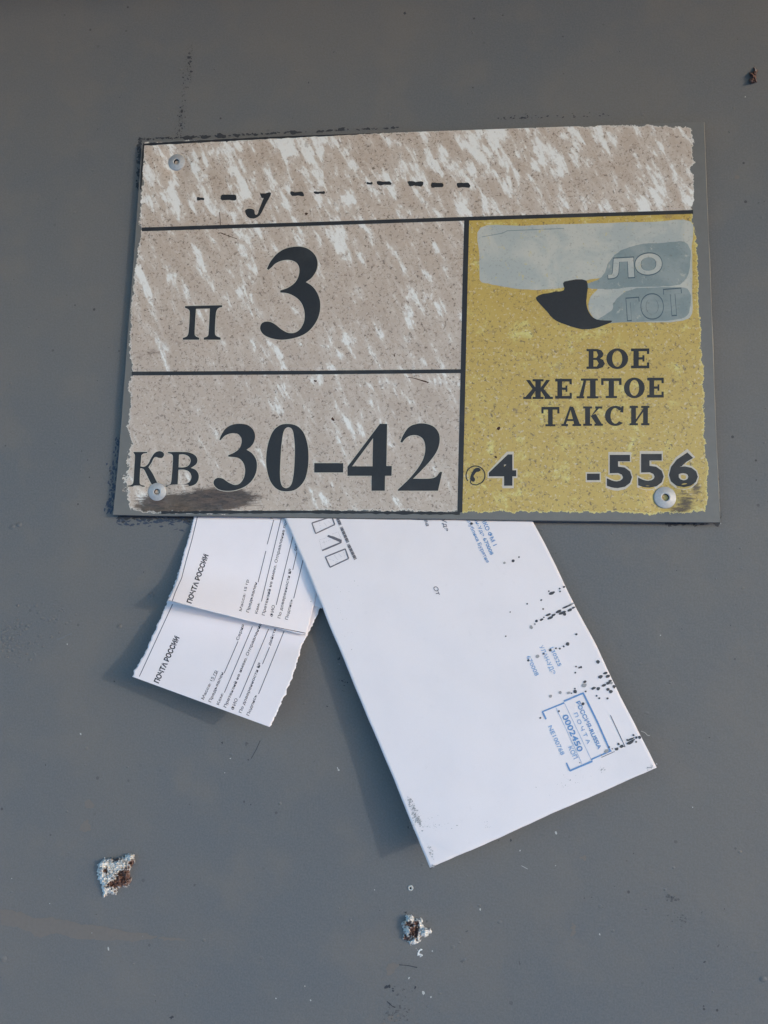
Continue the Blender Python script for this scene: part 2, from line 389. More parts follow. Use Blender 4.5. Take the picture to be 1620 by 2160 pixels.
# bare edge round the plate
def rim_marks(a, b, wid, cnt, mi, r=(1, 4)):
    a = np.array(a, float); b = np.array(b, float); d = b-a; n = np.array([-d[1], d[0]])/np.linalg.norm(d)
    for _ in range(cnt):
        p = a+d*random.random()+n*abs(random.gauss(0, .5))*wid
        D.blob(tuple(p), random.uniform(*r)*1.5, random.uniform(*r)*.7, math.atan2(d[1], d[0])+random.uniform(-.5, .5), .45, mi, 9, random.uniform(0, .03))
rim_marks((298, 292), (298, 400), 9, 60, 0, (1, 4)); rim_marks((840, 270), (294, 295), 2.5, 120, 0, (.8, 3))
for x, y, r in ((468, 287, 8), (433, 289, 6), (399, 291, 8), (500, 286, 5), (540, 285, 3), (620, 279, 6), (720, 272, 5)): D.blob((x, y), r*1.5, r*.7, -.05, .3, 0)
rim_marks((1300, 244), (1050, 252), 6, 40, 0, (.6, 2.2))
rim_marks((258, 925), (240, 1085), 17, 130, 1, (1, 3.5)); rim_marks((246, 1086), (400, 1092), -1, 1, 0)
rim_marks((400, 1090), (246, 1088), -20, 110, 1, (1, 4)); rim_marks((405, 1090), (250, 1087), -9, 90, 0, (1, 4.5))
rim_marks((1517, 1100), (1500, 880), -9, 130, 0, (1, 4)); rim_marks((1517, 1105), (1515, 1000), -13, 50, 0, (1, 5)); rim_marks((1500, 880), (1495, 800), -3, 15, 0, (1, 2))
rim_marks((1517, 1092), (1400, 1097), -12, 110, 0, (1, 4)); rim_marks((1400, 1095), (1150, 1091), -4, 50, 0, (1, 2.5)); rim_marks((1150, 1092), (950, 1088), -4, 20, 0, (1, 2.5))
D.poly(ragged([(1500, 1100), (1516, 1096), (1522, 1080), (1518, 1104), (1514, 1112), (1506, 1104)], 2), 0)
# mixed marks over the door
for x, y, r in ((469, 1566, 3), (520, 1569, 5), (524, 1603, 2.4), (714, 1389, 3.5), (1052, 1773+0, 2.5), (1590, 376, 0), (1538, 279, 3), (1470, 2065, 2), (362, 2146, 5), (400, 1697, 3), (1078, 1773, 3),
                (1233, 1895, 2), (1362, 1918, 2.4), (1480, 1925, 2.4), (1515, 1995, 3), (1486, 2029, 3), (1420, 2042, 2), (690, 1490, 2), (854, 28, 4), (704, 110, 2.2), (651, 174, 2), (856, 1925, 3), (900, 1944, 3), (984, 1965, 3), (410, 1867, 4), (974, 2028, 4), (1096, 2032, 3), (876, 2083, 3), (1550, 1390, 3), (1310, 1361, 2), (1600, 428, 2.5), (1612, 425, 2)):
    if r: D.blob((x, y), r*random.uniform(.7, 1.3), r*.55, random.uniform(0, 3), .5, random.choice((0, 5)))
D.stroke([(549, 1562), (540, 1582), (530, 1600)], 1.2, 0); D.stroke([(842, 2035), (862, 2037), (880, 2041)], 1.5, 0, rag=.5)
D.stroke([(816, 2112), (828, 2123), (834, 2125)], 2, 0, rag=.5); D.stroke([(1100, 1826), (1113, 1833)], 1.0, 4)
D.cluster((725, 1440), 14, 18, 0, 10, .6, 2, 0)
for x, y, r in ((229, 2001, 4), (194, 1968, 1.8), (301, 1975, 1.2), (486, 1600, 2), (474, 1630, 1.6), (712, 1620, 2.5), (714, 1624, 3), (790, 1877, 1.6), (1013, 1918, 3), (1265, 1971, 2.6), (1461, 1703, 2), (170, 1548, 3), (105, 1906, 1.5), (25, 1853, 1.6), (863, 2063, 3), (893, 2094, 5), (909, 2103, 3), (912, 2006, 2.6), (1173, 1757, 4), (1097, 1794, 2.4), (1172, 1826, 1.4), (1393, 1340, 2), (643, 2080, 2), (655, 2110, 2.5), (1520, 1104, 2), (1572, 204, 2), (582, 2106, 2.4), (142, 1359, 2)):
    D.blob((x, y), r*.5, r*.8, random.uniform(-.6, .6), .35, 4, 9)
D.stroke([(120, 1349), (133, 1345), (140, 1340), (152, 1336)], 2.6, 3, rag=.5)
D.stroke([(1352, 1542), (1360, 1545), (1366, 1551), (1371, 1552)], 1.2, 4)
# blob: hook near the envelope, small nick under the slips
D.stroke([(712, 1391), (716, 1391), (716, 1386)], 2.2, 0)
pass
for _ in range(260): D.blob((random.uniform(-20, 1640), random.uniform(-20, 2180)), random.uniform(.5, 1.7), random.uniform(.4, 1.1), random.uniform(0, 3), .5, random.choice((0, 5, 5, 5, 2)), 8)
D.build('paint_marks', DM, Flat(.12), 0.0, door)

# raised paint runs: small domes in the skin
DV, DF = [], []
def dome(px, py, r, h):
    c = at(px, py, 0); rr = r*.000215; k = len(DV); n = 10
    DV.append((c[0], -h*.001, c[2]))
    for ring, (q, hh) in enumerate(((.55, .75), (1.0, -.05))):
        for i in range(n):
            a = 2*math.pi*i/n; w = rr*q*(1+.3*mnoise.noise(Vector((px+math.cos(a), py+math.sin(a), q)))); DV.append((c[0]+w*1.3*math.cos(a), -h*hh*.001, c[2]+w*math.sin(a)))
    for i in range(n):
        j = (i+1) % n; DF.append((k, k+1+i, k+1+j)); DF.append((k+1+i, k+1+n+i, k+1+n+j, k+1+j))
for _ in range(110):
    x, y = random.gauss(28, 24), random.gauss(1350, 26)
    dome(x, y, random.uniform(1.2, 4), random.uniform(.12, .4))
for _ in range(26): dome(random.gauss(120, 26), random.gauss(1300, 18), random.uniform(1.5, 4.5), random.uniform(.1, .3))
for _ in range(160): dome(random.uniform(-60, 1680), random.uniform(-40, 2200), random.uniform(1.5, 4), random.uniform(.08, .25))
for x, y, r in ((321, 1256, 5), (318, 1252, 4), (252, 1321, 5), (5, 2022, 8), (40, 1107, 6), (25, 1112, 6), (1610, 2065, 6)): dome(x, y, r, .5)
mesh_obj('paint_drips', DV, DF, [M_door], door, smooth=True)

# small pale drill hole
def lathe(name, c, prof, mats, parent, fm, seg=40, tilt=None, label=None):
    V = []; Fc = []; M = []
    for i in range(seg):
        a = 2*math.pi*i/seg
        for r, y in prof: V.append((r*math.cos(a), -y, r*math.sin(a)))
    k = len(prof)
    for i in range(seg):
        j = (i+1) % seg
        for q in range(k-1): Fc.append((i*k+q, i*k+q+1, j*k+q+1, j*k+q)); M.append(fm[q])
    Fc.append([i*k+k-1 for i in range(seg)]); M.append(fm[-1])
    V = np.array(V)
    if tilt is not None: V = V @ np.array(Matrix.Rotation(tilt[0], 3, 'X') @ Matrix.Rotation(tilt[1], 3, 'Z')).T
    return mesh_obj(name, V+np.array(c), Fc, mats, parent, M, True, label)
lathe('drill_hole', at(866, 1873, .0), [(.0012, 0), (.0011, .0004), (.0007, .00045), (.00042, .0003), (.0004, .00015)], [M_pale, M_hole], door, [0, 0, 0, 1, 1], 16, label='tiny round hole with a pale rim below the envelope')

# plaster lumps with rust
def lump(name, outline, hmax, whites, browns, label, ph):
    P = np.array(ragged(outline, 7, 7, ph)); x0, y0 = P.min(0)-1; x1, y1 = P.max(0)+1
    st = .9; nx, ny = int((x1-x0)/st)+1, int((y1-y0)/st)+1
    X, Y = np.meshgrid(np.linspace(x0, x1, nx), np.linspace(y0, y1, ny))
    sd = signed(P, X.ravel(), Y.ravel()); Vp = []; col = []; idx = -np.ones(nx*ny, int); keep = np.where(sd > -.9)[0]
    for i in keep:
        x, y = X.ravel()[i], Y.ravel()[i]; s_ = max(sd[i], 0)
        n1 = fbm(x*.05+ph, y*.05, 2, 5); n2 = fbm(x*.22+ph, y*.22, 5, 5)
        h = hmax*min(1, s_/8)**.5*(.6+.5*n1+.55*n2) if s_ > 0 else -.1
        w = sum(math.exp(-(((x-a)/rx)**2+((y-b)/ry)**2)) for a, b, rx, ry in whites)
        q = sum(math.exp(-(((x-a)/rx)**2+((y-b)/ry)**2)) for a, b, rx, ry in browns)
        k = 1/(1+math.exp(-9*(w-q+.55*n2+.10)))
        g_ = .5+.5*fbm(x*.5, y*.5, ph, 3)
        wc = np.array([.80, .78, .75])*(.80+.3*g_); bc = np.array([.15, .085, .070])*(.6+.9*g_)
        h += hmax*.25*k if s_ > 2 else 0
        idx[i] = len(Vp); Vp.append(at(x, y, h)); col.append((*(wc*k+bc*(1-k)), 1))
    Fc = []
    for r in range(ny-1):
        for c in range(nx-1):
            q = [idx[r*nx+c], idx[r*nx+c+1], idx[(r+1)*nx+c+1], idx[(r+1)*nx+c]]
            if min(q) >= 0: Fc.append(q[::-1])
    o = mesh_obj(name, Vp, Fc, [M_lump], door, smooth=True, label=label)
    ca = o.data.color_attributes.new('tint', 'FLOAT_COLOR', 'POINT'); ca.data.foreach_set('color', np.array(col).ravel())
    return o
def signed(P, X, Y):
    """distance in pixels to a closed polygon, positive inside"""
    best = np.full(len(X), 1e9); ins = np.zeros(len(X), bool); n = len(P)
    for i in range(n):
        a, b = P[i], P[(i+1) % n]; d = b-a; L = d@d+1e-12
        t_ = np.clip(((X-a[0])*d[0]+(Y-a[1])*d[1])/L, 0, 1); best = np.minimum(best, np.hypot(X-a[0]-t_*d[0], Y-a[1]-t_*d[1]))
        c = ((a[1] > Y) != (b[1] > Y)); c &= X < (b[0]-a[0])*(Y-a[1])/((b[1]-a[1]) if b[1] != a[1] else 1e-9)+a[0]; ins ^= c
    return np.where(ins, best, -best)
z6 = lambda x, y: (140+x/4.05, 1650+y/4.05); z7 = lambda x, y: (780+x/4.765, 1820+y/4.765)
lump('plaster_lump', [z6(*p) for p in ((270, 740), (310, 665), (370, 650), (420, 660), (470, 640), (530, 612), (565, 640), (578, 690), (560, 750), (530, 800), (545, 850), (520, 890), (440, 905), (430, 940), (370, 955), (315, 972), (310, 910), (280, 860), (268, 800))], 4.2,
     [(*z6(320, 690), 9, 9), (*z6(410, 735), 13, 9), (*z6(530, 640), 10, 6), (*z6(320, 830), 13, 11), (*z6(340, 930), 9, 6), (*z6(480, 705), 8, 5)], [(*z6(490, 810), 14, 16), (*z6(560, 690), 5, 9), (*z6(400, 870), 15, 6), (*z6(330, 755), 4, 4), (*z6(425, 655), 7, 3)],
     'larger lump of white plaster and rust at the lower left of the door', 3.1)
lump('plaster_lump', [z7(*p) for p in ((345, 580), (400, 528), (450, 560), (500, 575), (535, 562), (550, 620), (595, 650), (600, 720), (570, 745), (520, 740), (510, 790), (470, 800), (435, 822), (360, 790), (345, 700))], 3.6,
     [(*z7(400, 555), 12, 6), (*z7(520, 600), 6, 6), (*z7(555, 690), 12, 12), (*z7(380, 690), 3, 14), (*z7(440, 800), 10, 3)], [(*z7(450, 690), 11, 12), (*z7(385, 610), 6, 5), (*z7(470, 605), 6, 4), (*z7(370, 760), 6, 7)],
     'smaller lump of white plaster and rust below the envelope', 9.4)
lump('plaster_crumb', [z7(*p) for p in ((455, 870), (485, 880), (505, 875), (515, 905), (532, 918), (505, 940), (475, 905))], .9, [(*z7(490, 905), 9, 9)], [], 'pale crumb just below the smaller plaster lump', 5.5)
lump('rusty_stub', [(1585, 150), (1592, 147), (1598, 152), (1599, 162), (1595, 170), (1590, 176), (1584, 172), (1583, 160)], 5.0, [(1598, 160, 2, 5)], [(1590, 162, 12, 18)], 'small rusty metal stub near the top right edge', 8.8)

# ================================================================== address plate
HP = 4.6
pl = root('address_plate', 'worn stone-patterned entrance plate with numbers 3 and 30-42 and a yellow panel on the right', 'sign', tuple(at(860, 690, 0)))
EL = [(300, 298), (291, 420), (281, 560), (270, 700), (259, 850), (249, 980), (239, 1086)]
ER = [(1485, 257), (1491, 420), (1497, 560), (1503, 720), (1508, 860), (1514, 1000), (1519, 1102)]
RIV = [(333, 1038, 20), (1402, 1050, 23), (374, 344, 20)]
def dent(u, v):
    P = psheet_flat(u, v); h = np.zeros(P.shape[:-1])
    for (x, y, r) in RIV:
        d = np.hypot(P[..., 0]-x, P[..., 1]-y); h -= 1.2*np.exp(-(d/(r*1.25))**2)
    # sheet kinks away to the right of the lower left rivet, and a soft wave along the lower edge
    h += 1.0*np.exp(-((P[..., 0]-455)/70)**2-((P[..., 1]-1085)/42)**2)
    h -= .8*np.exp(-((P[..., 0]-350)/60)**2-((P[..., 1]-1090)/25)**2)
    h += .35*np.sin(P[..., 0]/115.0)*np.clip((P[..., 1]-900)/180, 0, 1)
    return h
base_sheet = Sheet([(x, y, HP) for x, y in EL], [(x, y, HP) for x, y in ER])
def psheet_flat(u, v): return project(base_sheet.S(u, v))
plate = Sheet([(x, y, HP) for x, y in EL], [(x, y, HP) for x, y in ER], dent)
nu, nv = 430, 300
uu, vv = np.meshgrid(np.linspace(0, 1, nu), np.linspace(0, 1, nv))
V = plate.S(uu.ravel(), vv.ravel())
Fc = [(r*nu+c, (r+1)*nu+c, (r+1)*nu+c+1, r*nu+c+1) for r in range(nv-1) for c in range(nu-1)]
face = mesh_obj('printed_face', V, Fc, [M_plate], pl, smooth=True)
PX = project(V)
inner = np.array([(306, 303), (420, 298), (560, 291), (800, 279), (1100, 268), (1300, 264), (1456, 268), (1463, 300), (1458, 330), (1468, 342), (1456, 352), (1463, 368), (1462, 400), (1465, 420), (1458, 438), (1462, 480), (1468, 520), (1471, 560), (1474, 640), (1480, 740), (1482, 800), (1485, 850), (1488, 950), (1493, 1010), (1494, 1050), (1488, 1078),
    (1440, 1080), (1370, 1084), (1300, 1080), (1180, 1080), (1100, 1078), (980, 1080), (960, 1081), (800, 1078), (640, 1078), (480, 1082), (340, 1082), (272, 1078), (266, 1050), (256, 1010), (262, 970), (275, 935), (268, 900), (275, 860), (272, 820), (278, 780), (274, 730), (277, 690), (274, 660), (284, 600), (290, 540), (296, 480), (299, 400)], float)
yelP = np.array([(980, 462), (1600, 444), (1600, 1200), (972, 1200), (980, 800)], float)
sd = signed(inner, PX[:, 0], PX[:, 1]); yl = signed(yelP, PX[:, 0], PX[:, 1])
# flaking overpaint near the letters in the lower left corner makes the edge softer there
wgt = np.exp(-((PX[:, 0]-270)/22)**2-((PX[:, 1]-990)/75)**2); sd = (sd-6*wgt)*(1-.72*wgt)
def G(cx, cy, rx, ry, a=0.0):
    x = PX[:, 0]-cx; y = PX[:, 1]-cy; c, s_ = math.cos(a), math.sin(a); return np.exp(-(((x*c+y*s_)/rx)**2+((-x*s_+y*c)/ry)**2))
brown_marks = 1.7*G(405, 1062, 75, 23, -.12)+1.1*G(485, 1052, 62, 20, -.05)+.7*G(318, 1060, 40, 22)+.45*G(330, 1078, 60, 10)+.75*G(1447, 1058, 20, 20, -.9)+.55*G(1470, 1030, 12, 20, -.4)+.5*G(1430, 1078, 28, 8)+.35*G(320, 745, 55, 18, -.5)+.18*G(330, 640, 50, 50)
brown_marks *= np.where((PX[:, 0] < 1425) & (PX[:, 0] > 1370) & (PX[:, 1] < 1068), 0, 1)
for nm, val in (('inside', sd), ('yellow', yl), ('brown_marks', brown_marks)):
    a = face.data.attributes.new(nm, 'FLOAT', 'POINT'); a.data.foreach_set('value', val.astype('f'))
# metal body behind: closed slab whose rim shows at the edges
rimL = [(0, v) for v in np.linspace(0, 1, 40)]; rimB = [(u, 1) for u in np.linspace(0, 1, 80)[1:]]; rimR = [(1, v) for v in np.linspace(1, 0, 40)[1:]]; rimT = [(u, 0) for u in np.linspace(1, 0, 80)[1:-1]]
rp = np.array(rimL+rimB+rimR+rimT); n = len(rp); top = plate.S(rp[:, 0], rp[:, 1])
cen = top.mean(0); outw = top-cen; outw[:, 1] = 0; outw /= np.linalg.norm(outw, axis=1)[:, None]
rings = []
for off, dy, jit in ((0, .00002, 0), (.00035, .0004, .0002), (.0004, .0011, .0002), (.00005, .0020, .0001)):
    R = top+outw*off; R[:, 1] += dy
    for i in range(n):
        R[i] += outw[i]*jit*fbm(i*.35, off*1e4, 3.3)
    rings.append(R)
V = np.concatenate(rings); Fc = []
for k in range(3):
    for i in range(n): j = (i+1) % n; Fc.append((k*n+i, k*n+j, (k+1)*n+j, (k+1)*n+i))
Fc.append([3*n+i for i in range(n)])
mesh_obj('metal_backing', V, Fc, [M_plback, M_lit_edge], pl, [1 if (k == 0 and 118 < i < 158) else 0 for k in range(3) for i in range(n)]+[0])  # right rim gets the paler colour as a painted highlight
class Dented:
    def on(s, p, lift): return plate.on(p, lift)

zA = lambda x, y: (220+x/3.24, 230+y/3.24); zB = lambda x, y: (220+x/3.24, 680+y/3.24); zC = lambda x, y: (600+x/3.24, 680+y/3.24); zD = lambda x, y: (200+x/6.23, 880+y/6.23)
def glyph(pts, z, corners, n=5):
    """outline with named corner indices kept sharp"""
    P = [np.array(z(*p)) for p in pts]; m = len(P); out = []
    cs = sorted(corners) or None
    if not cs: return catmull(P, n, True)
    for a, b in zip(cs, cs[1:]+[cs[0]+m]):
        seg = [P[i % m] for i in range(a, b+1)]; out += list(catmull(seg, n))[:-1]
    return np.array(out)
def grow(P, d):
    P = np.array(P, float); A = np.roll(P, 1, 0); B = np.roll(P, -1, 0); t_ = B-A; t_ /= np.linalg.norm(t_, axis=1)[:, None]+1e-9
    area = .5*np.sum(A[:, 0]*P[:, 1]-P[:, 0]*A[:, 1]); nrm = np.stack([t_[:, 1], -t_[:, 0]], -1)*(1 if area > 0 else -1)
    return P+nrm*d
def letters(name, shapes, label=None):
    I = Ink()
    for outer, holes in shapes:
        I.poly(grow(outer, 1.3), 1, [grow(h, -1.3) for h in holes], lift=0.0); I.poly(outer, 0, holes, lift=.05)
    return I.build(name, [M_black, M_halo], plate, .03, pl, label)
big3 = glyph([(1112, 1092), (1135, 1045), (1175, 995), (1225, 960), (1280, 944), (1340, 941), (1395, 957), (1440, 998), (1458, 1050), (1449, 1105), (1418, 1153), (1378, 1183), (1422, 1212), (1458, 1262), (1476, 1325), (1470, 1400), (1440, 1468), (1385, 1528), (1310, 1562), (1220, 1577), (1150, 1569), (1095, 1546), (1068, 1512), (1068, 1480), (1087, 1458), (1127, 1453), (1168, 1472), (1212, 1507), (1258, 1530), (1305, 1528), (1342, 1500), (1366, 1450), (1369, 1390), (1350, 1330), (1310, 1287), (1255, 1260), (1203, 1254), (1203, 1241), (1255, 1222), (1302, 1188), (1328, 1142), (1333, 1090), (1315, 1052), (1275, 1033), (1225, 1034), (1175, 1053), (1142, 1083), (1122, 1100)], zA, [0, 11, 36, 37, 47])
letters('entrance_number', [(big3, [])], 'large black numeral 3')
pe = glyph([(552, 1347), (806, 1341), (806, 1354), (782, 1360), (768, 1378), (762, 1410), (756, 1520), (764, 1550), (795, 1563), (795, 1577), (680, 1577), (680, 1563), (706, 1552), (714, 1520), (722, 1364), (627, 1366), (618, 1520), (624, 1552), (648, 1564), (648, 1577), (537, 1577), (537, 1565), (565, 1553), (577, 1520), (584, 1400), (578, 1372), (552, 1359)], zA, [0, 1, 2, 8, 9, 10, 11, 14, 15, 19, 20, 21, 26])
letters('entrance_letter', [(pe, [])], 'black letter П')
ka = glyph([(510, 457), (690, 457), (690, 471), (640, 480), (615, 500), (610, 530), (601, 648), (655, 650), (705, 610), (740, 540), (790, 470), (850, 447), (900, 465), (910, 500), (885, 535), (840, 535), (800, 522), (770, 547), (745, 600), (705, 658), (760, 740), (815, 848), (850, 895), (880, 905), (880, 915), (775, 915), (740, 870), (690, 770), (650, 692), (620, 674), (598, 672), (590, 850), (608, 888), (655, 902), (655, 914), (430, 912), (430, 900), (480, 890), (508, 850), (518, 700), (528, 530), (525, 490), (510, 472)], zD, [0, 1, 2, 6, 19, 23, 24, 25, 30, 34, 35, 36, 42])
ve = glyph([(960, 458), (1180, 457), (1260, 470), (1325, 508), (1350, 565), (1330, 620), (1262, 668), (1325, 692), (1365, 755), (1358, 830), (1310, 888), (1200, 912), (930, 914), (930, 900), (985, 885), (1005, 845), (1018, 700), (1028, 540), (1015, 490), (960, 472)], zD, [0, 6, 12, 13, 19])
veh = [glyph([(1108, 492), (1175, 490), (1238, 520), (1260, 575), (1235, 632), (1178, 658), (1102, 660)], zD, [0, 6]), glyph([(1100, 690), (1170, 690), (1238, 715), (1270, 780), (1245, 850), (1178, 882), (1090, 884)], zD, [0, 6])]
letters('apartment_letters', [(ka, []), (ve, veh)], 'black letters КВ')
three = glyph([(787, 803), (800, 770), (830, 725), (870, 702), (920, 693), (975, 700), (1015, 730), (1031, 775), (1022, 820), (1000, 850), (972, 870), (1012, 897), (1040, 945), (1041, 1010), (1017, 1070), (968, 1118), (900, 1146), (830, 1152), (777, 1139), (749, 1108), (751, 1080), (775, 1063), (810, 1068), (850, 1095), (892, 1111), (928, 1100), (955, 1060), (963, 1010), (950, 960), (915, 927), (848, 918), (848, 908), (892, 888), (926, 858), (940, 812), (931, 780), (905, 760), (865, 759), (825, 775), (796, 805)], zB, [0, 10, 30, 31, 39])
zero = glyph([(1250, 694), (1312, 706), (1360, 750), (1388, 830), (1396, 920), (1389, 1010), (1365, 1085), (1312, 1140), (1245, 1155), (1182, 1140), (1135, 1085), (1111, 1000), (1107, 920), (1120, 830), (1150, 750), (1195, 706)], zB, [])
zeroh = glyph([(1257, 717), (1288, 740), (1302, 830), (1302, 930), (1294, 1040), (1277, 1110), (1243, 1133), (1211, 1110), (1201, 1040), (1205, 930), (1213, 820), (1228, 742)], zB, [])
dash = np.array([zC(*p) for p in ((204, 962), (402, 962), (402, 1026), (204, 1026))])
four = np.array([zC(*p) for p in ((652, 694), (702, 694), (697, 982), (734, 982), (732, 1049), (688, 1049), (686, 1151), (595, 1151), (596, 1049), (431, 1049), (431, 987))]); fourh = np.array([zC(*p) for p in ((606, 792), (602, 984), (463, 984))])
two = glyph([(792, 818), (812, 770), (850, 717), (900, 695), (960, 692), (1020, 713), (1056, 760), (1060, 820), (1042, 880), (1000, 942), (940, 1008), (880, 1068), (990, 1068), (1035, 1056), (1062, 1024), (1078, 1024), (1050, 1151), (775, 1151), (775, 1144), (850, 1072), (910, 1000), (950, 930), (963, 860), (950, 802), (915, 775), (870, 772), (832, 790), (805, 822)], zC, [0, 11, 15, 16, 17, 18, 27])
letters('apartment_numbers', [(three, []), (zero, [zeroh]), (dash, []), (four, [fourh]), (two, [])], 'black numbers 30-42')
I = Ink()
I.stroke([(299, 484), (640, 473), (984, 461.5)], 8, 0); I.stroke([(984, 461.5), (1462, 447)], 8, 0)
I.stroke([(278, 788), (640, 786), (975, 783)], 8, 0, .03); I.stroke([(984.5, 464), (981, 600), (977, 780), (970, 1081)], 10.5, 0, .06)
I.stroke([(340, 1081), (640, 1079.5), (970, 1083)], 6, 0, .02, rag=.4); I.stroke([(302, 305), (640, 287), (840, 277)], 5, 0, .02, rag=.3)
I.stroke([(303, 306), (299, 360), (297, 400)], 4, 0, .05, rag=.3)
I.build('dividing_lines', [M_black], plate, .04, pl)
# feet of the worn street lettering in the top strip (only what can still be seen)
I = Ink()
for a, b, c, d, y0, y1 in ((467, 497, 467, 497, 411, 422), (613, 638, 615, 640, 405, 413), (795, 822, 798, 824, 383, 390), (861, 893, 864, 890, 383, 392), (910, 934, 910, 934, 386, 395), (965, 989, 966, 990, 386, 395), (774, 785, 775, 786, 384, 389), (662, 684, 664, 684, 404, 409), (416, 430, 416, 430, 417, 422)):
    I.poly(ragged([(a, y0), ((a+b)/2, y0), (b, y0), (d, y1), ((c+d)/2, y1), (c, y1)], 1.5, 4, a), 0)
U = catmull([(517, 447), (519, 442), (527, 440), (536, 443), (538, 452), (543, 452), (547, 441), (556, 418), (560, 408), (572, 408), (561, 430), (552, 448), (545, 457), (534, 461), (523, 458)], 4, True)
I.poly(U, 0); I.poly([(548, 408), (568, 408), (563, 417), (552, 418)], 0, lift=.02)
I.build('worn_street_lettering', [M_black], plate, .04, pl, 'feet of black lettering almost worn away')
# scratches and pits, each a mark of its own
def one(nm, f, mats=(M_rust,), surf=None, lift=.035, par=None):
    I = Ink(); f(I); I.build(nm, list(mats), surf or plate, lift, par or pl)
one('surface_scratch', lambda I: I.stroke([(861, 796), (874, 798), (904, 807)], 2.2, 0, rag=.5)); one('surface_scratch', lambda I: I.stroke([(463, 447), (465, 470), (464, 480)], 1.2, 0)); one('surface_scratch', lambda I: I.stroke([(465, 491), (480, 497), (500, 504)], 1.5, 0, rag=.4))
for x, y, r_ in ((665, 804, 2.5), (703, 884, 3.2), (646, 451, 3), (1046, 964, 3), (1052, 904, 3.5), (832, 750, 2), (1284, 776, 2)): one('surface_pit', lambda I: I.blob((x, y), r_*1.2, r_*.8, random.uniform(0, 3), .35, 0))

# slab-serif words on the yellow panel
S_ = .16
def slab(ch):
    q = []; R = lambda a, b, c, d: q.append([(a, b), (c, b), (c, d), (a, d)])
    st = .26; sf = .11
    if ch == 'Е': R(.12, 0, .12+st, 1); R(.0, 0, .9, sf+.03); R(0, 1-sf-.03, .9, 1); R(.78, .0, .9, .30); R(.78, .72, .9, 1); R(.36, .44, .62, .56); R(.56, .34, .66, .66)
    if ch == 'Т': R(.37, 0, .37+st, 1); R(.22, 0, .78, sf); R(0, 1-sf-.03, 1, 1); R(0, .66, .12, 1); R(.88, .66, 1, 1)
    if ch == 'Л': R(.62, 0, .62+st, 1); R(.48, 0, 1, sf); R(.2, 1-sf, .98, 1); q.append([(.12, .06), (.30, .06), (.46, .95), (.34, .95)]); R(0, 0, .36, sf)
    if ch == 'А': q.append([(.08, .05), (.22, .05), (.52, 1), (.42, 1)]); q.append([(.66, .05), (.95, .05), (.60, 1), (.42, 1)]); R(0, 0, .34, sf); R(.56, 0, 1, sf); R(.24, .26, .7, .36)
    if ch == 'К': R(.1, 0, .1+st, 1); R(0, 0, .46, sf); R(0, 1-sf, .46, 1); q.append([(.36, .42), (.46, .52), (.88, .96), (.72, .96)]); q.append([(.38, .52), (.64, .62), (1.0, .04), (.70, .04)]); R(.58, 0, 1.02, sf); R(.62, 1-sf, .98, 1)
    if ch == 'И': R(.08, 0, .08+st-.02, 1); R(.68, 0, .68+st-.02, 1); R(0, 0, .42, sf); R(.58, 0, 1, sf); R(0, 1-sf, .42, 1); R(.58, 1-sf, 1, 1); q.append([(.3, .12), (.3, .28), (.7, .88), (.7, .72)])
    if ch == 'Ж': R(.40, 0, .60, 1); R(.3, 0, .7, sf); R(.3, 1-sf, .7, 1); q.append([(.0, .04), (.22, .04), (.46, .52), (.30, .52)]); q.append([(.06, .96), (.2, .96), (.44, .5), (.32, .46)]); q.append([(.78, .04), (1, .04), (.70, .52), (.54, .52)]); q.append([(.8, .96), (.94, .96), (.68, .46), (.56, .5)]); R(-.04, 0, .26, sf); R(.74, 0, 1.04, sf)
    return q
def word(I, items, base_y, cap, slope=-.012):
    for ch, x0, x1 in items:
        f = lambda p: (x0+(x1-x0)*p[0], base_y+slope*(x0-1256)-p[1]*cap)
        if ch in 'ОСВ':
            n = 28; a0 = .75 if ch == 'С' else 0
            if ch in 'ОС':
                o = []; i_ = []
                for k in range(n+1):
                    a = (a0+(2*math.pi-2*a0)*k/n) if ch == 'С' else 2*math.pi*k/n
                    o.append(f((.5+.5*math.cos(a), .5+.52*math.sin(a)))); i_.append(f((.5+.23*math.cos(a), .5+.40*math.sin(a))))
                V = o+i_; m = n+1; I.add(V, [(k, k+1, m+k+1, m+k) for k in range(n)], 0, random.uniform(0, .01))
                if ch == 'С': I.poly([f(p) for p in ((.72, .7), (.88, .66), (.9, 1.0), (.8, 1.0))], 0, lift=.02)
            else:
                out = [f(p) for p in ((0, 0), (.62, 0), (.88, .08), (1, .27), (.9, .46), (.74, .52), (.88, .62), (.93, .76), (.82, .93), (.6, 1), (0, 1), (0, .9), (.12, .88), (.12, .12), (0, .1))]
                I.poly(out, 0, [[f(p) for p in ((.38, .12), (.56, .12), (.66, .28), (.56, .44), (.38, .45))], [f(p) for p in ((.38, .56), (.54, .56), (.63, .7), (.54, .88), (.38, .88))]])
        else:
            for j, p in enumerate(slab(ch)): I.poly([f(c) for c in p], 0, lift=.004*j)
I = Ink()
word(I, [('В', 1237, 1276), ('О', 1279, 1325), ('Е', 1331, 1374)], 778, 42)
word(I, [('Ж', 1106, 1164), ('Е', 1171, 1210), ('Л', 1216, 1262), ('Т', 1268, 1311), ('О', 1316, 1360), ('Е', 1365, 1404)], 840, 42)
word(I, [('Т', 1142, 1180), ('А', 1184, 1226), ('К', 1230, 1271), ('С', 1276, 1320), ('И', 1328, 1370)], 898, 41)
I.build('advert_words', [M_black], plate, .05, pl, 'bold black serif words on the yellow panel')
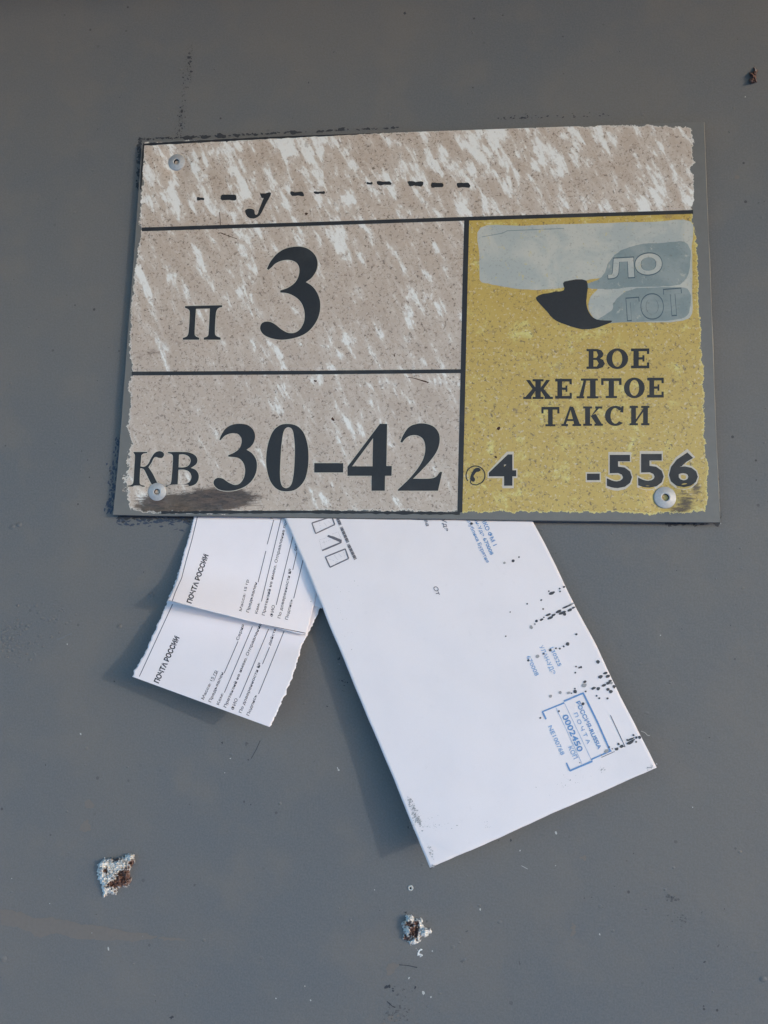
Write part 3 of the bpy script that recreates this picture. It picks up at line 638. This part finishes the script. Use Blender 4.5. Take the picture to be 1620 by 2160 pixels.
def heavy(nm, t_, p0, p1, cap):
    I = Ink(); I.text(t_, (p0[0]-2.5, p0[1]+2.0), (p1[0]+2.5, p1[1]+2.0), cap+5, 1, .062, lift=0.0); I.text(t_, p0, p1, cap, 0, .030, lift=.05)
    I.build(nm, [M_black, M_halo], plate, .04, pl, 'bold black %s with a pale outline on the yellow panel' % ('hyphen' if t_ == '-' else 'digit '+t_))
heavy('phone_digit', '4', (1031, 1022), (1089, 1022), 64); heavy('phone_hyphen', '-', (1238, 1026), (1265, 1026), 66)
heavy('phone_digit', '5', (1280, 1026), (1333, 1026), 68); heavy('phone_digit', '5', (1346, 1025), (1400, 1025), 69); heavy('phone_digit', '6', (1411, 1024), (1472, 1024), 69)
I = Ink()
arc = [(1003+20*math.cos(a), 1003+20*math.sin(a)) for a in np.linspace(math.radians(145), math.radians(415), 26)]
I.stroke(arc, 2.4, 0, step=4); I.stroke([(993, 1013), (992, 1018), (997, 1022), (1006, 1023), (1016, 1018), (1022, 1010)], 2.2, 0)
I.poly(catmull([(1007, 986.5), (1012, 988), (1014, 992), (1010, 995), (1005, 996), (1001, 1001), (999, 1005), (1002, 1010), (1001, 1015), (997, 1016), (992, 1012), (992.5, 1005), (996, 996), (1001, 989)], 4, True), 0, lift=.03)
I.build('phone_symbol', [M_black], plate, .05, pl)
I = Ink()
I.poly(ragged([(1013, 480), (1100, 476), (1250, 471), (1380, 468), (1456, 467), (1460, 520), (1460, 600), (1460, 660), (1440, 676), (1380, 680), (1300, 679), (1262, 677), (1242, 655), (1244, 630), (1258, 612), (1268, 588), (1235, 592), (1192, 606), (1130, 612), (1070, 606), (1030, 598), (1013, 592), (1012, 540)], 1.5, 4), 0)
I.poly(ragged([(1130, 628), (1165, 616), (1190, 612), (1191, 594), (1237, 592), (1237, 628), (1240, 654), (1258, 674), (1292, 677), (1262, 690), (1236, 695), (1208, 690), (1172, 676), (1152, 656)], 1.2, 4), 1, lift=.03)
I.poly(ragged([(1226, 604), (1262, 590), (1275, 575), (1290, 545), (1330, 520), (1400, 512), (1450, 514), (1456, 560), (1440, 596), (1400, 604), (1330, 606), (1270, 610)], 2, 5), 2, lift=.02)
I.poly(ragged([(1262, 678), (1290, 655), (1296, 635), (1330, 612), (1400, 606), (1450, 610), (1455, 650), (1436, 672), (1350, 679)], 2, 5), 2, lift=.02)
I.stroke([(1016, 500), (1060, 492), (1070, 487), (1190, 482)], 1.6, 2, .04)
for ch, p0, p1, cp, fill, w in (('Л', (1283, 586), (1338, 583), 38, 0, 0), ('О', (1342, 580), (1398, 574), 40, 0, 0), ('Г', (1324, 674), (1350, 672), 42, 2, 0), ('О', (1354, 671), (1400, 668), 46, 2, 0), ('Т', (1404, 664), (1440, 661), 50, 2, 0)):
    I.text(ch, (p0[0]-1.4, p0[1]+1.2), (p1[0]+1.4, p1[1]+1.2), cp+2.6, 3, .045, lift=.04); I.text(ch, p0, p1, cp, fill, .03, lift=.07)
I.build('advert_picture', [M_light, M_black, M_steel, M_dblue], plate, .04, pl, 'worn grey and black picture on the yellow panel')

def rivet(x, y, r, tilt=(0, 0), label=None):
    c = plate.on(np.array([[x, y]], float), 0)[0]; R = r*.000211; c[1] -= .0006
    prof = [(R, -.0003), (R*.98, .00025), (R*.92, .0004), (R*.55, .00062), (R*.43, .00085), (R*.36, .00085), (R*.30, .0006), (R*.28, -.001)]
    o = lathe('rivet', c, prof, [M_metal, M_hole], pl, [0, 0, 0, 0, 0, 0, 1, 1], 40, tilt, label); return o
rivet(333, 1038, 20, (.10, .08), 'rivet in the lower left corner, half tarnished'); rivet(1402, 1050, 23, (0, .05), 'rivet in the lower right corner'); rivet(374, 344, 20, (.05, 0), 'rivet in the upper left corner')

# ================================================================== the papers
def torn(amp, seed, k=46.0):
    return lambda v: amp*(mnoise.fractal(Vector((v*k, seed, 0)), 1.0, 2.0, 5))
def sheet_mesh(name, sh, parent, mat, thick, nu=70, nv=110, jl=None, jr=None, label=None, fibre=False):
    vv_ = np.linspace(0, 1, nv); uv = []
    for v in vv_:
        a = jl(v) if jl else 0; b = 1+(jr(v) if jr else 0)
        for u in np.linspace(0, 1, nu): uv.append((a+(b-a)*u, v))
    uv = np.array(uv); T = sh.S(uv[:, 0], uv[:, 1]); N = sh.normal(uv[:, 0], uv[:, 1]); B = T-N*thick*.001; k = len(T)
    Fc = []; M = []
    for r in range(nv-1):
        for c in range(nu-1):
            a, b, c_, d = r*nu+c, r*nu+c+1, (r+1)*nu+c+1, (r+1)*nu+c
            Fc.append((a, d, c_, b)); Fc.append((a+k, b+k, c_+k, d+k)); M += [0, 0]
    edge = [c for c in range(nu)]+[r*nu+nu-1 for r in range(1, nv)]+[(nv-1)*nu+c for c in range(nu-2, -1, -1)]+[r*nu for r in range(nv-2, 0, -1)]
    for i in range(len(edge)):
        a, b = edge[i], edge[(i+1) % len(edge)]; Fc.append((a, b, b+k, a+k)); M.append(1)
    return mesh_obj(name, np.concatenate([T, B]), Fc, [mat, M_torn], parent, M, True, label)

c2 = lambda x, y: (240+x/3.522, 1080+y/3.522)
def E(lst): return [(*c2(x, y), h) for x, y, h in lst]
SG = 'postal notice slips tucked under the plate'
# lower slip
s1 = Sheet(E([(640, -60, .35), (560, 230, 1.2), (470, 480, 3.2), (388, 690, 6.2), (345, 790, 8.4), (298, 895, 10.6), (222, 1060, 14.2), (165, 1160, 16.8), (135, 1222, 18.5)]),
           E([(1700, -60, .35), (1660, 250, .9), (1600, 500, 1.6), (1528, 730, 3.6), (1452, 880, 6.8), (1392, 1015, 10.5), (1338, 1190, 16.5), (1245, 1420, 22), (1158, 1597, 26)]))
n1 = root('postal_notice', 'lower white postal notice slip, the one hanging furthest down at the left', 'paper slip', tuple(s1.S(np.array(.5), np.array(0.1))), SG)
sheet_mesh('paper', s1, n1, M_slip, .12, 80, 260, torn(.010, 2.2), torn(.010, 5.2))
def T2(I, t_, a, b, cap, **k): I.text(t_, c2(*a), c2(*b), cap/3.522, **k)
def L2(I, *pts, w=1.5, mi=1, rag=0): I.stroke([c2(*p) for p in pts], w, mi, rag=rag)
I = Ink()
T2(I, 'ПОЧТА РОССИИ', (332, 1275), (488, 934), 38, offset=.042)
T2(I, 'Масса: 15 гр', (668, 1395), (768, 1182), 21); L2(I, (742, 1258), (775, 1180), w=1)
T2(I, 'Предъявлен', (722, 1415), (817, 1196), 21); T2(I, 'Серия', (927, 955), (970, 840), 21); T2(I, 'Кем:', (782, 1435), (816, 1350), 21)
T2(I, 'Претензий не имею. Отправление', (835, 1455), (1100, 830), 21); T2(I, 'ФИО', (892, 1473), (922, 1390), 23); T2(I, 'По доверенности №', (948, 1495), (1095, 1125), 21)
T2(I, 'действ', (1163, 992), (1208, 870), 20); T2(I, 'Подпись', (1005, 1515), (1066, 1362), 21)
L2(I, (820, 1198), (923, 962)); L2(I, (822, 1342), (1030, 850)); L2(I, (935, 1380), (1150, 870)); L2(I, (1105, 1130), (1157, 1005)); L2(I, (1076, 1352), (1265, 885)); L2(I, (190, 1222), (320, 940), (437, 685))
I.build('printed_form', [M_txt, M_line], s1, .05, n1)
# sliver of a third slip
s3 = Sheet(E([(760, -60, .8), (900, 300, 1.6), (1060, 560, 2.6)]), E([(1620, -60, .8), (1600, 400, 1.9), (1547, 718, 4.3)]))
n3 = root('postal_notice', 'middle white postal notice slip, only a corner showing between the upper slip and the envelope', 'paper slip', tuple(s3.S(np.array(.5), np.array(0.1))), SG)
sheet_mesh('paper', s3, n3, M_slip, .12, 40, 120, None, torn(.006, 8.2))
# upper slip
s2 = Sheet(E([(612, -60, 1.2), (597, 25, 1.7), (558, 180, 3.8), (520, 300, 5.6), (490, 430, 8.0), (458, 530, 12.0), (428, 600, 16.0), (400, 656, 19.5)]),
           E([(1690, -60, 1.2), (1660, 25, 1.7), (1625, 200, 2.2), (1580, 380, 2.8), (1510, 600, 3.6), (1478, 730, 6.0), (1455, 830, 8.5), (1428, 916, 11.0)]))
n2 = root('postal_notice', 'upper white postal notice slip with curled corner, lying over the lower slip', 'paper slip', tuple(s2.S(np.array(.5), np.array(0.1))), SG)
sheet_mesh('paper', s2, n2, M_slip, .12, 80, 240, torn(.005, 12.2), torn(.005, 15.2))
I = Ink()
T2(I, 'ПОЧТА РОССИИ', (575, 682), (703, 322), 36, offset=.042)
T2(I, 'Масса: 15 гр', (950, 738), (1003, 505), 20)
T2(I, 'Предъявлен', (1003, 748), (1066, 525), 21); T2(I, 'Кем:', (1067, 757), (1086, 678), 20)
T2(I, 'Претензий не имею. Отправление получ', (1120, 770), (1300, 15), 21); T2(I, 'ФИО', (1182, 780), (1197, 695), 22)
T2(I, 'По доверенности №', (1237, 792), (1322, 425), 21); T2(I, 'дейс', (1355, 292), (1372, 215), 20); T2(I, 'Подпись', (1292, 802), (1331, 650), 21)
T2(I, 'На', (1180, 50), (1186, 18), 18)
L2(I, (1072, 522), (1130, 290)); L2(I, (1097, 665), (1250, 20)); L2(I, (1207, 690), (1332, 175)); L2(I, (1330, 430), (1360, 300)); L2(I, (1337, 642), (1408, 350)); L2(I, (1140, 240), (1188, 60))
L2(I, (628, 10), (580, 210), (535, 370), (505, 490), (460, 590), (432, 668)); L2(I, (405, 657), (520, 688), (700, 735), (905, 792), (1150, 846), (1425, 901), w=1.6)
L2(I, (412, 668), (520, 700), (700, 748), (905, 806), (1150, 860), (1425, 914), w=.6)
I.build('printed_form', [M_txt, M_line], s2, .05, n2)

# envelope
def ebulge(u, v): return 1.1*np.sin(np.pi*np.clip(u, 0, 1))*np.sin(np.pi*np.clip(v, 0, 1)*.9)+.35*np.sin(u*5+v*7)*v+.10*np.sin(19*u+5*v+2*np.sin(7*v))*np.sin(8*v+3*u)+.07*np.sin(31*v-11*u+2*np.sin(9*u))-.25*np.exp(-((u*110+(1-v)*190-13)/1.8)**2)
es = Sheet([(576, 1040, 2.4), (600, 1092, 3.6), (650, 1208, 7.0), (725, 1392, 10.0), (800, 1572, 13.2), (868, 1736, 16.2), (908, 1832, 18.3)],
           [(1094, 1040, 2.0), (1122, 1096, 2.6), (1166, 1180, 4.2), (1209, 1270, 6.0), (1260, 1366, 8.0), (1298, 1447, 9.8), (1352, 1552, 12), (1386, 1620, 13.5)], ebulge)
en = root('envelope', 'long white stamped envelope with blue postmarks hanging under the plate', 'envelope', tuple(es.S(np.array(.5), np.array(0.1))))
# rounded sealed edges: thickness tapers towards the sides
nu, nv = 90, 130; uu, vv = np.meshgrid(np.linspace(0, 1, nu), np.linspace(0, 1, nv)); u, v = uu.ravel(), vv.ravel()
jit = np.array([fbm(b*7, (0 if a < .5 else 9), 2.2, 4) for a, b in zip(u, v)])*.0022; jv = np.array([fbm(a*6, 5.5, 1.1, 4) for a in u])*.0016
T = es.S(u+jit*np.clip(np.abs(u-.5)*2-.6, 0, 1)*2.5, np.clip(v+jv*v-.0016*v, 0, 1)); N = es.normal(u, v); edge = np.minimum(np.minimum(u, 1-u)*18, (1-v)*26); edge = np.clip(edge, 0, 1)**.6
wr = np.array([fbm(a*6, b*9, 4.4, 4) for a, b in zip(u, v)])
T2_ = T+N*(0.00004*wr)[:, None]; B = T-N*((.00025+.00085*edge))[:, None]; k = len(T); Fc = []; M = []
for r in range(nv-1):
    for c in range(nu-1):
        a, b, c_, d = r*nu+c, r*nu+c+1, (r+1)*nu+c+1, (r+1)*nu+c; Fc += [(a, d, c_, b), (a+k, b+k, c_+k, d+k)]
ed = list(range(nu))+[r*nu+nu-1 for r in range(1, nv)]+[(nv-1)*nu+c for c in range(nu-2, -1, -1)]+[r*nu for r in range(nv-2, 0, -1)]
for i in range(len(ed)): a, b = ed[i], ed[(i+1) % len(ed)]; Fc.append((a, b, b+k, a+k))
mesh_obj('envelope_body', np.concatenate([T2_, B]), Fc, [M_env], en, smooth=True)
LE = .16
# index digits
I = Ink(); e2 = lambda x, y: (600+x/4.05, 1080+y/4.05)
def ES(pts, w, mi=0, rag=.12): I.stroke([e2(*p) for p in pts], w*1.15/4.05, mi, step=5, rag=rag)
ES([(235, 95), (267, 185), (430, 108), (405, 38), (390, 45), (235, 95)], 9); ES([(150, -10), (212, 40), (225, 30)], 10)
ES([(370, 205), (430, 230), (488, 257), (470, 268), (322, 330)], 12); ES([(375, 203), (488, 250)], 16, rag=.3)
ES([(350, 385), (390, 473), (548, 398), (520, 316), (350, 385)], 9)
for a, b in (((446, 35), (478, 112)), ((485, 130), (543, 260)), ((545, 276), (608, 405))):
    a = np.array(a, float); b = np.array(b, float)
    for q in range(18):
        p = a+(b-a)*q/18; r = a+(b-a)*(q+(.93 if q % 4 else .6))/18; I.stroke([e2(*p), e2(*r)], 26/4.05, 0, step=50)
def dots(a, b, n):
    a = np.array(a, float); b = np.array(b, float)
    for q in range(n+1): I.blob(e2(*(a+(b-a)*q/n)), .5, .5, 0, .1, 0, 6)
for a, b, n in (((298, 240), (355, 222), 5), ((298, 240), (318, 318), 6), ((410, 188), (460, 172), 4), ((460, 172), (488, 235), 5), ((255, 115), (270, 160), 3), ((300, 95), (310, 140), 2), ((340, 95), (360, 120), 3), ((380, 80), (400, 105), 2), ((330, 262), (390, 240), 4), ((335, 250), (345, 275), 2), ((375, 400), (420, 415), 4), ((430, 375), (455, 405), 3), ((465, 360), (485, 380), 3), ((505, 345), (515, 385), 3), ((440, 430), (450, 425), 1)): dots(a, b, n)
I.build('index_digits', [M_gprint], es, LE, en, 'grey index digits in the upper left')
I = Ink(); e3 = lambda x, y: (860+x/4.05, 1080+y/4.05)
one('address_print', lambda I: I.text('ова', e2(1183, 30), e2(1211, 122), 7.5, 0, .004, shear=.25), (M_line,), es, LE, en); one('address_print', lambda I: I.text('г.Удэ', e2(1330, 20), e2(1372, 165), 9, 0, .004, shear=.25), (M_line,), es, LE, en); one('address_print', lambda I: I.text('От', e2(1268, 640), e2(1300, 712), 9, 0, .004, shear=.25), (M_line,), es, LE, en)
e7 = lambda x, y: (1060+x/4.629, 1300+y/4.629)
I.stroke([e7(1053, 965), e7(1197, 1275), e7(1180, 1272)], 1.2, 0); I.stroke([e7(965, 1378), e7(1095, 1320)], 1.1, 0)
I.build('printed_corner_line', [M_line], es, LE, en)
I = Ink()
I.text('ПКО ФМ 1', e3(625, 62), e3(732, 293), 8.5, 0, .02); I.text('ан-Удэ 670008', e3(565, 60), e3(708, 370), 7.6, 0, .014); I.text('спублика Бурятия', e3(500, 62), e3(673, 436), 7.4, 0, .014)
def X7(t_, a, b, cap, mi=0, off=0.012, sp=1.0): I.text(t_, e7(*a), e7(*b), cap/4.629, mi, off, sp)
I.build('address_stamp', [M_stamp, M_stamp2], es, LE, en, 'blue printed office name at the top of the envelope'); I = Ink()
X7('130525', (463, 312), (545, 492), 36, 1); X7('УЛАН-УДЭ', (358, 295), (484, 572), 40, 1); X7('670008', (233, 395), (321, 586), 40, 1)
I.build('date_stamp', [M_stamp, M_stamp2], es, LE, en, 'pale blue date stamp'); I = Ink()
X7('РОССИЯ-RUSSIA', (716, 840), (934, 1302), 40, 0, .022); X7('П О Ч Т А', (695, 950), (828, 1250), 36, 1, .012); X7('0002450', (582, 972), (740, 1328), 56, 0, .022); X7('КОП', (641, 1280), (696, 1398), 44, 1); X7('NE100768', (443, 1078), (572, 1360), 42, 1)
def K7(pts, w, mi=0): I.stroke([e7(*p) for p in pts], w/4.629, mi, step=6, rag=.1)
K7([(785, 745), (925, 1030), (1050, 1312)], 17); K7([(790, 748), (598, 830)], 17); K7([(602, 845), (388, 932)], 15); K7([(388, 930), (425, 1005)], 15)
K7([(1062, 1312), (872, 1395)], 15); K7([(875, 1416), (658, 1508)], 18); K7([(660, 1512), (623, 1430)], 15); K7([(870, 1392), (876, 1420)], 8)
K7([(606, 850), (735, 1120), (866, 1400)], 3.5, 1); K7([(520, 890), (650, 1165), (777, 1442)], 3.5, 1)
I.build('postmark', [M_stamp, M_stamp2], es, LE, en, 'blue framed postage mark')
I = Ink()
for x, y, rx, ry, mi in ((950, 386, 8, 7, 0), (900, 418, 14, 12, 0), (826, 436, 12, 10, 1), (545, 100, 13, 11, 0), (1205, 677, 8, 7, 0), (1230, 694, 28, 12, 0), (1298, 655, 8, 7, 0), (1301, 679, 8, 7, 0), (1335, 640, 11, 9, 0), (1140, 753, 9, 7, 0), (1157, 829, 8, 7, 0),
                        (1100, 932, 12, 11, 0), (1085, 958, 9, 9, 1), (1055, 985, 14, 16, 1), (1143, 920, 18, 9, 0), (1163, 901, 7, 6, 0), (1200, 878, 22, 10, 0), (1245, 880, 20, 10, 0), (1215, 905, 26, 11, 0), (1290, 850, 26, 12, 0), (1320, 862, 32, 12, 0), (1340, 872, 14, 13, 0), (1385, 838, 22, 12, 0), (1360, 808, 45, 8, 0), (1395, 790, 28, 9, 1), (1415, 818, 18, 8, 0), (1441, 1045, 10, 9, 0), (1366, 1128, 16, 15, 0), (1332, 1148, 8, 8, 0), (1299, 1167, 8, 8, 0), (1266, 1165, 8, 8, 0), (1217, 1180, 12, 12, 0), (1108, 1234, 16, 15, 1), (1030, 1268, 10, 10, 0), (1160, 1212, 10, 7, 0), (837, 1062, 7, 6, 0), (875, 855, 6, 6, 0), (1020, 785, 7, 7, 0)):
    I.blob(e3(x, y), rx/4.05, ry/4.05, -.42, .12, mi, 14, random.uniform(0, .02))
I.build('ink_spots', [M_spot, M_spot2], es, LE+.02, en, 'upper black ink splashes along the right edge'); I = Ink()
for x, y, rx, ry, mi in ((931, 445, 18, 17, 0), (955, 592, 25, 15, 0), (1005, 555, 24, 12, 0), (1027, 586, 22, 15, 0), (990, 674, 22, 12, 0), (1030, 652, 22, 14, 0), (1050, 632, 18, 12, 0), (1062, 652, 16, 12, 1), (1088, 687, 16, 16, 0), (1028, 714, 16, 14, 0), (1056, 735, 19, 17, 0), (934, 707, 18, 16, 0), (888, 702, 22, 12, 0), (918, 777, 9, 9, 0), (944, 800, 10, 9, 0), (1024, 802, 11, 10, 0), (812, 734, 9, 8, 0), (803, 640, 17, 13, 0), (797, 674, 26, 20, 1), (708, 735, 17, 17, 0), (706, 706, 8, 7, 0), (673, 752, 7, 7, 0), (645, 748, 18, 12, 1), (562, 745, 14, 14, 1), (468, 780, 17, 15, 1), (717, 491, 9, 8, 0), (748, 502, 11, 8, 0), (766, 497, 10, 10, 0), (710, 551, 9, 9, 0), (785, 854, 15, 14, 0), (551, 926, 9, 9, 0), (369, 992, 10, 9, 0), (1278, 1160, 10, 10, 0), (1338, 1182, 14, 16, 0), (1305, 1185, 12, 12, 0), (1304, 1226, 10, 9, 0), (1245, 1232, 36, 16, 0), (1250, 1200, 40, 8, 0), (1270, 1212, 30, 8, 0), (1217, 1207, 9, 9, 0), (1133, 1247, 12, 11, 0), (1163, 1270, 20, 15, 0), (1115, 1296, 20, 15, 0), (1016, 1316, 24, 16, 1), (1040, 1277, 9, 9, 0), (1071, 1293, 6, 6, 0), (755, 1430, 6, 6, 0), (965, 1357, 6, 5, 0)):
    I.blob(e7(x, y), rx/4.629, ry/4.629, -.42, .12, mi, 14, random.uniform(0, .02))
I.build('ink_spots', [M_spot, M_spot2], es, LE+.02, en, 'lower black ink splashes along the right edge')
e5 = lambda x, y: (800+x/4.05, 1500+y/4.05)
def dirt(*cl):
    one('dirt_mark', lambda I: [I.cluster(*c) for c in cl], (M_grind,), es, LE-.02, en)
dirt((e5(300, 865), 8, 34, -.38, 110, .4, 1.6, 0), (e5(335, 930), 6, 14, -.38, 60, .4, 1.5, 0), (e5(430, 970), 45, 14, .1, 60, .3, 1.0, 0), (e5(260, 760), 4, 8, -.38, 24, .5, 1.6, 0), (e5(440, 1200), 7, 22, -.38, 26, .4, 1.3, 0), (e5(460, 1325), 8, 3, -.4, 16, .5, 1.6, 0))
dirt((e5(930, 980), 8, 10, 0, 14, .3, 1.0, 0)); dirt(((1190, 1655), 90, 20, -.42, 26, .3, 1.0, 0), ((1373, 1618), 12, 4, -.42, 30, .4, 1.4, 0), (e7(970, 1490), 10, 8, 0, 22, .3, 1.2, 0)); dirt(((720, 1300), 60, 90, 0, 26, .3, .9, 0))
